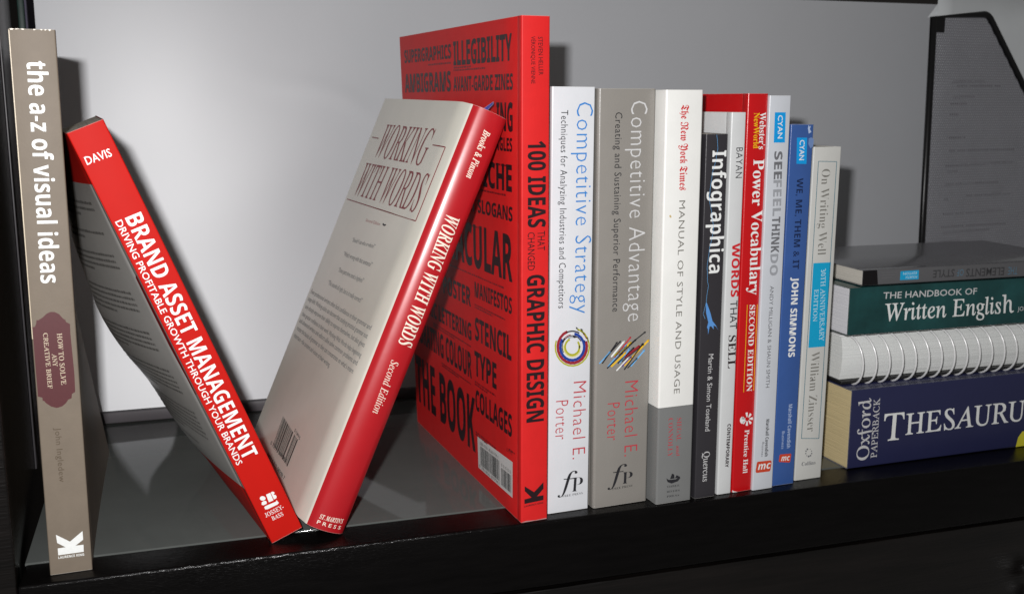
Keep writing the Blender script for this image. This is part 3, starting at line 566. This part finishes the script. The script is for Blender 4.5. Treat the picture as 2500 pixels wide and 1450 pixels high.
# --- taupe book on the far left; its covers gape open towards the fore-edge
def azL(y, z): return max(0, (y - 8) / 182) ** 1.15 * (12.5 - 5.5 * z / 264)
def azR(y, z): 
    e = 10.5 - 16.5 * min(1, z / 110.); e = max(e, -6.0) - (max(0, z - 110) / 154 * 2)
    return max(0, (y - 8) / 182) ** 1.15 * e
m_az = cov('taupe_cover', (118, 107, 94), rough=.55, coat=.0, spec=.3, mottle=.07, mscale=70, spots=((200, 195, 180), .22, 900))
root, sp, lf = book('paperback_book', 'az', 'tall taupe paperback with maroon plaque and white lower-case title, leftmost upright book', D=190, mcover=m_az, mpages=pg_v, left=azL, right=azR, nz=12, ny=8, **P('az'))
dress('az', root, sp)
rnd = random.Random(5)
for k in range(9):      # paper showing where the head of the spine is chipped
    x = .6 + k * 2.05 + rnd.uniform(-.5, .5); W_ = rnd.uniform(.9, 1.9)
    if k in (3, 4): continue
    decal(root, sp, [(x, 263.5), (min(19.4, x + W_), 263.5), (min(19.4, x + W_ * .7), 263.5 - rnd.uniform(.2, .6)), (x + .2, 263.5 - rnd.uniform(.2, .7))], 'cream2', 'scuff')
decal(root, sp, [(.05, 263), (.45, 262.6), (.5, 180), (.42, 120), (.05, 120)], 'cream', 'scuff')

# --- red book leaning left
OFFB = [(0, 11), (4, 12.4), (12, 13.7), (26, 16.5), (38, 20), (52, 22), (70, 23.4), (82, 25), (99, 29.4), (114, 31), (126, 31.5), (146, 29), (171, 26), (200, 17), (233, 4.5)]
def lerp(T, z):
    for (a, b), (c, d) in zip(T, T[1:]):
        if z <= c: return b + (d - b) * max(0, (z - a) / (c - a))
    return T[-1][1]
def brL(y, z): return (1 - (1 - max(0, min(1, (y - 1) / 139))) ** 1.35) * lerp(OFFB, z)
m_br = cov('bright_red_cover', (188, 24, 16), rough=.55, coat=0, spec=.12, bump=.02)
m_brg = cov('grey_white_cover_print', (186, 184, 180), rough=.34, coat=.3)
def brmat(part, z, y, inner):
    if part == 'left' and not inner and y > 1: return 1 if 37 < z < 211 else 0
    if part == 'left' and inner and 37 < z < 211: return 1
    return 0
d = P('brand'); 
root, sp, lf = book('paperback_book', 'brand', 'bright red paperback leaning left, its grey back cover curled open away from the pages', D=140, mcover=m_br, mpages=pg_v, left=brL, nz=27, ny=12, mats=[m_br, m_brg], matfn=brmat, block=(1.0, -1.2), floor=.398, **d)
dress('brand', root, sp)
rows = []
rnd = random.Random(11)
for z0, n in ((196, 3), (180, 2), (168, 4), (147, 5), (124, 5), (101, 6), (75, 7), (47, 1)):
    for i in range(n): rows.append((-132 + (6 if i == 0 else 0) + rnd.uniform(0, 2), z0 - i * 3.3, -26 - (rnd.uniform(0, 3) if i < n - 1 else rnd.uniform(30, 60))))
dashes(root, lf, rows, 'greyprint', 3, hgt=1.5, word=(1.5, 5))
decal(root, lf, [(-.9, 160), (-4.5, 158), (-5, 140), (-5, 120), (-3.6, 104), (-2.4, 92), (-.9, 92)], 'darkred', 'colour_strip', lift=.5)

# --- hardback leaning right
m_wr = cov('crimson_jacket', (174, 26, 34), rough=.34, coat=.26, coat_rough=.2, bump=.03, bscale=120, spots=((226, 170, 165), .235, 700))
m_wc = cov('cream_jacket', (222, 220, 208), rough=.32, coat=.45, coat_rough=.2, mottle=.05, mscale=25, bump=.12, bscale=30)
WPROF = [(0, 0), (3, .9), (9, 3.2), (18, 4.0), (155, 8.7)]
def woL(y, z): return lerp(WPROF, y)
def womat(part, z, y, inner): return 1 if part == 'left' else 0
d = P('words')
root, sp, lf = book('hardback_book', 'words', 'hardback in cream and crimson jacket with rounded spine, leaning right', D=155, mcover=m_wr, mpages=pg_v, left=woL, x0=-21.1, bulge=3.2, ny=1, xtra=(3, 9, 18), t=1.6, r=1.7, mats=[m_wr, m_wc], matfn=womat, over=3.0, block=(2.5, 3), crease=False, **d)
dress('words', root, sp); dress('wordsL', root, lf)
for x0, y0, x1, y1 in WLINES:
    L = math.hypot(x1 - x0, y1 - y0); nx, ny = -(y1 - y0) / L * .3, (x1 - x0) / L * .3
    n = 8; up_ = [(x0 + (x1 - x0) * k / n + nx, y0 + (y1 - y0) * k / n + ny) for k in range(n + 1)]; dn = [(x0 + (x1 - x0) * k / n - nx, y0 + (y1 - y0) * k / n - ny) for k in range(n, -1, -1)]
    decal(root, lf, up_ + dn, 'maroonink', 'rule', lift=.45)
bars(root, lf, WBAR, 4, 70, [(0, .66), (.72, 1)])
decal(root, lf, [(-60, 164.0), (-56, 163.4), (-53, 164.2), (-53.5, 165), (-56, 164.5), (-59, 165.0)], 'ink', 'stain')
mb = cov('indigo_ribbon', (62, 66, 140), rough=.3)
Vb = []
for i in range(9):
    s = i / 8; Vb += [(-13.0 + 4.6 * s, 16 - 7 * s, 239 + 9.5 * s), (-13.0 + 4.6 * s + 3.4 * (1 - s) + .2, 14.5 - 6 * s, 239 + 8.2 * s)]
bmk = mesh('bookmark', Vb, [(2 * i, 2 * i + 1, 2 * i + 3, 2 * i + 2) for i in range(8)], mb, root)
so = bmk.modifiers.new('s', 'SOLIDIFY'); so.thickness = .0006

# --- the big red book
m_id = cov('scarlet_cover', (210, 36, 36), rough=.5, coat=.0, spec=.25, mottle=.05, mscale=90)
d = P('ideas')
def idL(y, z): return (max(0, y - 6) / 198) ** 1.15 * (-3.7 + 7.9 * z / 275)
root, sp, lf = book('paperback_book', 'ideas', 'tallest book, thick scarlet paperback with black stencil title and black words over its cover', D=204, mcover=m_id, mpages=pg_v, left=idL, ny=8, nz=10, r=.9, **d)
dress('ideas', root, sp); dress('ideasL', root, lf)
for i, (x0, z, x1, kk) in enumerate(SMALL):
    dashes(root, lf, [(x0, z - 1.6 * j, x1 if j == 0 else x0 + (x1 - x0) * .6) for j in range(max(1, kk))], 'darkred', i, hgt=1.1, word=(1, 4))
decal(root, lf, LABEL, 'paper', 'barcode_label')
def sub(q, a, b, c, d_):   # part of quad: u a..b, v c..d_
    def pt(u, v):
        return [q[0][i] * (1 - u) * (1 - v) + q[1][i] * u * (1 - v) + q[2][i] * u * v + q[3][i] * (1 - u) * v for i in (0, 1)]
    return [pt(a, c), pt(b, c), pt(b, d_), pt(a, d_)]
bars(root, lf, sub(LABEL, .08, .64, .24, .84), 8, 92, [(0, 1)])
bars(root, lf, sub(LABEL, .70, .97, .40, .90), 9, 44, [(0, 1)])
lettering(root, lf, ['', 'ISBN 978-1-85669-794-1', 'sans', 'greyprint', *sub(LABEL, .08, .62, .2, .2)[0], *sub(LABEL, .08, .62, .2, .2)[1], 2.0, 1, 0])
lettering(root, lf, ['', '9 781856 697941', 'sans', 'greyprint', *sub(LABEL, .03, .64, .97, .97)[0], *sub(LABEL, .03, .64, .97, .97)[1], 2.2, 1, 0])
lettering(root, lf, ['', '9 0 0 0 0', 'sans', 'greyprint', *sub(LABEL, .7, .96, .36, .36)[0], *sub(LABEL, .7, .96, .36, .36)[1], 2.0, 1, 0])
lettering(root, lf, ['', '£19.95', 'sans', 'black', -21, 35.5, -12.5, 35.5, 2.2, 1, 0])
decal(root, sp, [(.5, .1), (15.6, .1), (15.4, .7), (9, .4), (3, .8), (1, .5)], 'pinkink', 'scuff')

# --- the upright row
m = cov('white_cover', (218, 220, 224), rough=.3, coat=.3)
d = P('strat'); root, sp, lf = book('paperback_book', 'strat', 'white paperback with thin blue title and a ring of coloured arrows on its spine', D=155, mcover=m, mpages=pg_v, **d)
dress('strat', root, sp)
m = cov('warm_grey_cover', (140, 136, 130), rough=.4, coat=.2)
d = P('adv'); root, sp, lf = book('paperback_book', 'adv', 'thick warm grey paperback with thin white title and a cluster of slanting coloured arrows', D=155, mcover=m, mpages=pg_v, r=1.6, **d)
dress('adv', root, sp)
m = cov('white_cover_with_grey_foot', (240, 240, 236), rough=.32, coat=.3); m2 = cov('grey_cover_foot', (124, 125, 124), rough=.32, coat=.3)
d = P('nyt'); x, y, W_, H_, yw, ln = POSE['nyt']
root, sp, lf = book('paperback_book', 'nyt', 'white paperback with a grey foot and red blackletter heading on its spine', D=150, mcover=m, mpages=pg_v, r=1.2, mats=[m, m2], matfn=lambda part, z, yy, inner: 1 if z < 58 else 0, nz=57, crease=False, **d)
dress('nyt', root, sp)
m = cov('charcoal_cover', (52, 50, 54), rough=.35, coat=.3)
d = P('info'); root, sp, lf = book('paperback_book', 'info', 'narrow charcoal book with bold white title and a small blue diving figure', D=160, mcover=m, mpages=pg_v, **d)
dress('info', root, sp)
# drawn thin blue line down its spine
zz = [(6.6, 213.5), (7.4, 206), (6.6, 200), (4.4, 190), (3.4, 178), (5.6, 168), (6.6, 160), (4.2, 150), (3.0, 138), (4.4, 128), (3.6, 118), (1.9, 112), (3.2, 108)]
V = []; F = []
for i in range(len(zz) - 1):
    for k in range(4):
        t_ = k / 4; V.append((zz[i][0] * (1 - t_) + zz[i + 1][0] * t_ + .3 * math.sin(i + t_ * 3), zz[i][1] * (1 - t_) + zz[i + 1][1] * t_))
decal_pts = [(a - .09, b) for a, b in V] + [(a + .09, b) for a, b in reversed(V)]
decal(root, sp, decal_pts, 'skyblue', 'drawn_line', up=2)
m = cov('off_white_cover', (214, 216, 216), rough=.34, coat=.3)
d = P('wts'); d['W'] = 9.6; root, sp, lf = book('paperback_book', 'wts', 'thin off-white paperback with one bold red word on its narrow spine', D=150, mcover=m, mpages=pg_v, r=.9, **d)
dress('wts', root, sp)
m = cov('crimson_cover', (196, 16, 22), rough=.3, coat=.5)
d = P('web'); d['loc'] = (103.6, d['loc'][1], .05); d['W'] = 13.6; root, sp, lf = book('paperback_book', 'web', 'crimson paperback with white serif title and two yellow words at the head of its spine', D=165, mcover=m, mpages=pg_v, r=1.0, **d)
dress('web', root, lambda u, v, l_, sp=sp: sp(u - .4, v, l_))
m = cov('pale_grey_cover', (206, 210, 216), rough=.34, coat=.3)
d = P('see'); d['W'] = 14.4; root, sp, lf = book('paperback_book', 'see', 'pale grey paperback with cyan patch, grey capitals and a large orange logo at its foot', D=140, mcover=m, mpages=pg_v, **d)
dress('see', root, sp)
m = cov('royal_blue_cover', (58, 92, 156), rough=.32, coat=.4, mottle=.06, spots=((130, 150, 190), .2, 500))
d = P('we'); root, sp, lf = book('paperback_book', 'we', 'royal blue paperback with cyan patch and scuffed top corner', D=140, mcover=m, mpages=pg_v, **d)
dress('we', root, sp)
m = cov('ivory_cover', (206, 206, 201), rough=.36, coat=.25)
d = P('zin'); root, sp, lf = book('paperback_book', 'zin', 'ivory paperback with thin ruled frame and cyan block, last upright book on the right', D=140, mcover=m, mpages=pg_v, **d)
dress('zin', root, sp)

# ------------------------------------------------------------------ the stack lying on its side
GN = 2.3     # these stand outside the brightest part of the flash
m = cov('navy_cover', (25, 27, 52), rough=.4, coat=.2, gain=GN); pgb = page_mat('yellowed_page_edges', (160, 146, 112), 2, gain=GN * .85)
root, sp, lf = book('paperback_book', 'thes', 'thick navy paperback with large white capitals and yellowed pages, bottom of the lying stack', W=52.1, D=129, H=196, mcover=m, mpages=pgb, loc=(195.5, -37.3, .05), yaw=-2.3, lean=0, horizontal=True, r=.8, ny=2)
dress('thes', root, sp)
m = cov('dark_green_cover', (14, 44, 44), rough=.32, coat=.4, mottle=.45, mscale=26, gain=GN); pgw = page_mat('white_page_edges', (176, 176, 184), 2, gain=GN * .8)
root, sp, lf = book('paperback_book', 'hand', 'dark green paperback with white serif title, lying on the spiral notebook', W=30.3, D=138, H=216, mcover=m, mpages=pgw, loc=(190.9, -35, 87.6), yaw=-4.2, lean=0, horizontal=True, r=.8, ny=2)
dress('hand', root, sp)
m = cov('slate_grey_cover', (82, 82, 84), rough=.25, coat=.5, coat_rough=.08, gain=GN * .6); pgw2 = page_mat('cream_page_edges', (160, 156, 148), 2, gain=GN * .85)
root, sp, lf = book('paperback_book', 'elem', 'thin slate grey paperback with small blue patch, lying on top of the stack', W=9.8, D=100, H=178, mcover=m, mpages=pgw2, loc=(201, -34, 118.6), yaw=-4.2, lean=0, horizontal=True, r=.7, ny=2)
dress('elem', root, lambda u, v, l_, sp=sp: sp(u, v + .3, l_))
# wire-bound notebook
nb = empty('spiral_notebook', (198.5, -20, 52.4), (0, 0, rad(-3.6)), 'thick white spiral-bound notebook with silver wire coil, lying on the navy book', 'notebook')
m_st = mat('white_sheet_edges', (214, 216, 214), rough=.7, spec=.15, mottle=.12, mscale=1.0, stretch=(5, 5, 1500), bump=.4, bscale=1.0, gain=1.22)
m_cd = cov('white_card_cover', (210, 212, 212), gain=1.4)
V = []; F = []
nx_, nzs = 2, 12
prof = []
for k in range(13):
    z = 2.6 + 28.2 * k / 12; prof.append((-.5 - 2.2 * math.sin(math.pi * k / 12), z))
ringA = [(0, y, z) for y, z in prof] + [(0, 136, 30.8), (0, 136, 2.6)]
V = [(x, y, z) for x in (0, 206) for _, y, z in ringA]; n = len(ringA)
F = [(k, (k + 1) % n, n + (k + 1) % n, n + k) for k in range(n)] + [tuple(range(n))[::-1], tuple(n + k for k in range(n))]
fixn(mesh('page_block', V, F, m_st, nb))
box('cover', (-1.2, -.8, 31.0), (207, 138, 31.9), m_cd, nb, bevel=.3)
box('cover', (-1.2, -5.0, .25), (207, 138, 2.3), cov('black_card_cover', (16, 16, 18), rough=.5), nb, bevel=.3)
pts = []
turns = 20
for i in range(turns * 28 + 1):
    a = 2 * math.pi * i / 28; cz = 16.2; ry = 13.2; rz = 16.6
    pts.append((3 + 10.1 * a / (2 * math.pi) + 1.2 * math.sin(a), -2.2 + ry * math.sin(a) * 1.0 , cz + rz * math.cos(a)))
pts = [(x, -2.2 - (y + 2.2), z) for x, y, z in pts]
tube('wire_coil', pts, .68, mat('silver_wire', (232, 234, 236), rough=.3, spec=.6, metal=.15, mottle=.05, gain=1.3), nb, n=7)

# ------------------------------------------------------------------ shelf cabinet
SY = rad(-3.72)
cab = empty('shelf_cabinet', (-290, -27, 0), (0, 0, 0), 'black glossy wooden shelf unit the books stand on, with a drawer front below', 'shelf')
def rotd(o): o.rotation_euler = (0, 0, SY); return o
m_wd = mat('black_stained_wood', (13, 10, 9), rough=.3, spec=.4, coat=.4, coat_rough=.12, mottle=.75, mscale=9, stretch=(1, 9, 14), bump=.3, bscale=60, gain=.95)
m_pn = mat('smoked_laminate', (86, 89, 87), rough=.06, spec=.55, mottle=.06, mscale=30, bump=.004, bscale=500, spots=((140, 140, 138), .235, 1100))
m_rl = mat('black_lacquer_rail', (9, 8, 8), rough=.22, spec=.16, coat=.06, coat_rough=.08, mottle=.3, mscale=30, stretch=(1, 8, 8), bump=.3, bscale=250)
rotd(box('front_rail', (.3, 0, -40), (760, 26.6, -.25), m_rl, cab, bevel=1.6, seg=4))
rotd(box('shelf_panel', (.3, 27.0, -18), (760, 330, 0), m_pn, cab, bevel=.5))
box('side_panel', (-20, 1.2, -220), (0, 262, 440), m_wd, cab, bevel=1.2)
rotd(box('drawer_front', (1.5, 1.0, -190), (760, 20, -42.2), m_wd, cab, bevel=1.0))
rotd(box('inner_rail', (.3, 6, -44), (760, 24, -40.2), m_wd, cab))
for (kx, kz, kr) in ((622, -79, 8.0), (624, -97, 6.0)):
    V = []; F = []; pr = [(0, 0), (.35, 0), (.35, .35), (.3, .6), (.7, .75), (.95, 1.05), (1, 1.4), (.9, 1.75), (.6, 2.0), (.25, 2.1), (0, 2.12)]
    for a_, b_ in pr:
        for k in range(20): V.append((kx + kr * a_ * math.cos(k * math.pi / 10), 1.0 - kr * b_, kz + kr * a_ * math.sin(k * math.pi / 10)))
    for i in range(len(pr) - 1):
        for k in range(20): F.append((i * 20 + k, i * 20 + (k + 1) % 20, (i + 1) * 20 + (k + 1) % 20, (i + 1) * 20 + k))
    rotd(fixn(mesh('knob', V, F, mat('dark_chrome', (150, 150, 150), rough=.3, metal=.25, gain=1.6), cab, smooth=True)))

# ------------------------------------------------------------------ white board at the back
bo = empty('white_board', (-277, 238.8, .4), (0, 0, SY), 'large plain white board with dark bottom trim leaning at the back of the shelf', 'board')
m_bd = mat('white_glossy_card', (218, 220, 224), rough=.37, spec=.55, mottle=.025, mscale=6, bump=.05, bscale=9, gain=.77, spots=((176, 177, 180), .27, 160))
# gently uneven sheet
nxb, nzb = 180, 90; BW, BH = 772., 320.
rnd = random.Random(2)
V = []; F = []
for j in range(nzb + 1):
    for i in range(nxb + 1):
        x = BW * i / nxb; z = 8.2 + (BH - 8.2) * j / nzb
        dy = .5 * math.sin(x / 61. + z / 83.) + .35 * math.sin(x / 23. - z / 47. + 1.) * math.exp(-((x - 300) / 160) ** 2)
        dy += -.35 * math.exp(-((z - 238 + (x - 190) * .35 + 6 * math.sin(x / 19)) / 9) ** 2) * math.exp(-((x - 215) / 45) ** 2) + .3 * math.sin(x / 37 + 2.2 * math.sin(z / 60)) * math.exp(-((z - 150) / 70) ** 2)
        V.append((x, dy + 44 * (1 - math.exp(-z / 120)), z))
n0 = nxb + 1
for j in range(nzb):
    for i in range(nxb): F.append((j * n0 + i, j * n0 + i + 1, (j + 1) * n0 + i + 1, (j + 1) * n0 + i))
o = mesh('board_sheet', V, F, m_bd, bo, smooth=True)
sl = o.modifiers.new('s', 'SOLIDIFY'); sl.thickness = .003; sl.offset = -1
for p_ in o.data.polygons: p_.use_smooth = False
box('bottom_trim', (0, -1.0, 0), (BW, 4.5, 7.9), mat('dark_grey_trim', (84, 80, 83), rough=.45, mottle=.08), bo, bevel=.4)

# ------------------------------------------------------------------ glittery folder edge left of the board
fo = empty('file_folder', (-284.5, 262, 0), (0, 0, 0), 'dark green glittery folder standing in the gap left of the white board', 'folder')
m_gl = mat('green_glitter', (16, 42, 36), rough=.4, mottle=.3, mscale=200, spots=((120, 160, 150), .36, 1500))
box('cover', (0, 0, .5), (4.2, 120, 380), m_gl, fo, bevel=.5)
box('sheets', (4.5, 4, 1), (5.6, 118, 372), mat('folder_sheets', (70, 66, 84), rough=.7), fo)

df = empty('panel_sheen_strip', (-289.8, 150, .4), (0, 0, 0), 'thin added grey strip flat against the left side panel, standing in for its sheen', 'added strip')
box('cover', (0, 0, 0), (1.1, 108, 400), mat('panel_sheen_grey', (72, 70, 72), rough=.4), df, bevel=.3)  # added strip, its grey stands in for the lit sheen on the side panel
# ------------------------------------------------------------------ mesh file holder with papers
fh = empty('file_holder', (0, 0, 0), (0, 0, 0), 'black wire mesh file holder with sloping top, standing behind the lying books', 'file holder')
YF = 150.
m_bk = mat('black_enamel', (15, 15, 17), rough=.35, spec=.5)
# outline of the side panel (x, z) at y = YF
out_ = [(420, .6), (412.5, 301)]
out_ += [(466 + 10 * math.sin(a), 305 - 10 + 10 * math.cos(a)) for a in [k * .2 for k in range(0, 5)]]
out_ += [(620, 116), (640, 60), (640, .6)]
tube('frame', [(x, YF, z) for x, z in out_], 2.9, m_bk, fh, closed=True, n=10)
tube('frame', [(x, YF + 40, z) for x, z in [(470, .6), (470, 240), (560, 200), (640, 60), (640, .6)]], 2.4, m_bk, fh, closed=True, n=8)
box('corner_plate', (412.5, YF - 1.0, 289), (424, YF + .6, 301), m_bk, fh)
box('base_plate', (418, YF - 1, .3), (641, YF + 41, 1.6), m_bk, fh)
# expanded mesh: two families of thin slanting wires clipped to the outline
V = []; F = []
def inside_seg(p, d):
    ts = []
    n = len(out_)
    for i in range(n):
        a, b = out_[i], out_[(i + 1) % n]; ex, ez = b[0] - a[0], b[1] - a[1]; den = d[0] * ez - d[1] * ex
        if abs(den) < 1e-9: continue
        t_ = ((a[0] - p[0]) * ez - (a[1] - p[1]) * ex) / den; s_ = ((a[0] - p[0]) * d[1] - (a[1] - p[1]) * d[0]) / den
        if 0 <= s_ < 1: ts.append(t_)
    ts.sort(); return ts
pitch = 2.05
for sgn in (1, -1):
    dx, dz = math.cos(rad(62)), sgn * math.sin(rad(62)); c0 = -dz, dx
    for k in range(-420, 420):
        p0 = (500 + c0[0] * k * pitch, 130 + c0[1] * k * pitch)
        ts = inside_seg(p0, (dx, dz))
        for a, b in zip(ts[::2], ts[1::2]):
            if b - a < 1: continue
            w_ = .40; k0 = len(V)
            for tt_, ss, yy in ((a, -w_, 0), (b, -w_, 0), (b, w_, 0), (a, w_, 0), (a, -w_, .4), (b, -w_, .4), (b, w_, .4), (a, w_, .4)):
                V.append((p0[0] + dx * tt_ + c0[0] * ss, YF + yy + (.25 if sgn > 0 else 0), p0[1] + dz * tt_ + c0[1] * ss))
            F += [(k0, k0 + 1, k0 + 2, k0 + 3), (k0, k0 + 1, k0 + 5, k0 + 4), (k0 + 2, k0 + 3, k0 + 7, k0 + 6)]
mesh_o = mesh('wire_mesh', V, F, mat('grey_wire', (132, 132, 138), rough=.35, spec=.5, gain=1.2), fh); mesh_o['kind'] = 'stuff'
# papers inside
m_pp = mat('office_paper', (214, 218, 220), rough=.75, spec=.15, mottle=.03)
pp = empty('paper_sheets', (411, YF + 5, 2), (0, 0, 0), 'white printed sheets standing upright inside the mesh file holder', 'paper')
Vp = []; Fp = []
for i in range(13):
    for j in range(11):
        x = 12 + 208 * i / 12; z = 320 * j / 10; Vp.append((x, 2 + 1.5 * math.sin(x / 40), z))
for i in range(12):
    for j in range(10): Fp.append((i * 11 + j, (i + 1) * 11 + j, (i + 1) * 11 + j + 1, i * 11 + j + 1))
o = mesh('sheet', Vp, Fp, m_pp, pp, smooth=True); s_ = o.modifiers.new('s', 'SOLIDIFY'); s_.thickness = .0003
def psurf(u, v, l_): return (u, 2 + 1.5 * math.sin(u / 40) - .4 - l_, v)
rr = random.Random(9); rows = []
for (py, a, b) in ((246, 34, 72), (242, 40, 88), (233, 36, 60), (228, 34, 52), (218, 34, 44), (199, 34, 54), (187, 36, 110), (175, 34, 110), (169, 36, 48), (158, 34, 96), (148, 60, 110), (145, 34, 40), (133, 34, 104), (121, 34, 108), (116, 36, 90), (109, 34, 56), (98, 36, 62), (86, 36, 60), (74, 34, 110)):
    rows.append((a, py, b))
dashes(pp, lambda u, v, l_: psurf(u, v + (u - 34) * .015, l_), rows, 'greyprint', 2, hgt=2.3, word=(6, 16), name='lettering')
p2 = empty('loose_sheet', (414.5, YF + 9, 301.5), (0, rad(-7.5), 0), 'white printed sheet tilted behind the mesh file holder, poking above its top', 'paper')
Vp = [(x if k else 1.1 * z, .9 * math.sin(x / 50), z) for k in range(13) for x in [k * 20] for z in (0, 4, 9, 14, 18)]
Vp = [(x, y, z * (3 if x > 5 and z > 9 else 1)) if x > 25 else (x, y, z) for x, y, z in Vp]
Fp = [(i * 5 + j, (i + 1) * 5 + j, (i + 1) * 5 + j + 1, i * 5 + j + 1) for i in range(12) for j in range(4)]
o = mesh('sheet', Vp, Fp, m_pp, p2, smooth=True); s_ = o.modifiers.new('s', 'SOLIDIFY'); s_.thickness = .0003
lettering(p2, lambda u, v, l_: (u, .9 * math.sin(u / 50) - .5, v), ['', 'The Priory CE Primary School', 'sansm', 'greyprint', 42, 4.5, 116, 4.5, 3.4, 0, 0])

# ------------------------------------------------------------------ what shows past the board
wl = box('wall', (-1500, 620, -600), (1800, 640, 1500), mat('dim_wall', (60, 56, 54), rough=.8), None); wl['kind'] = 'structure'
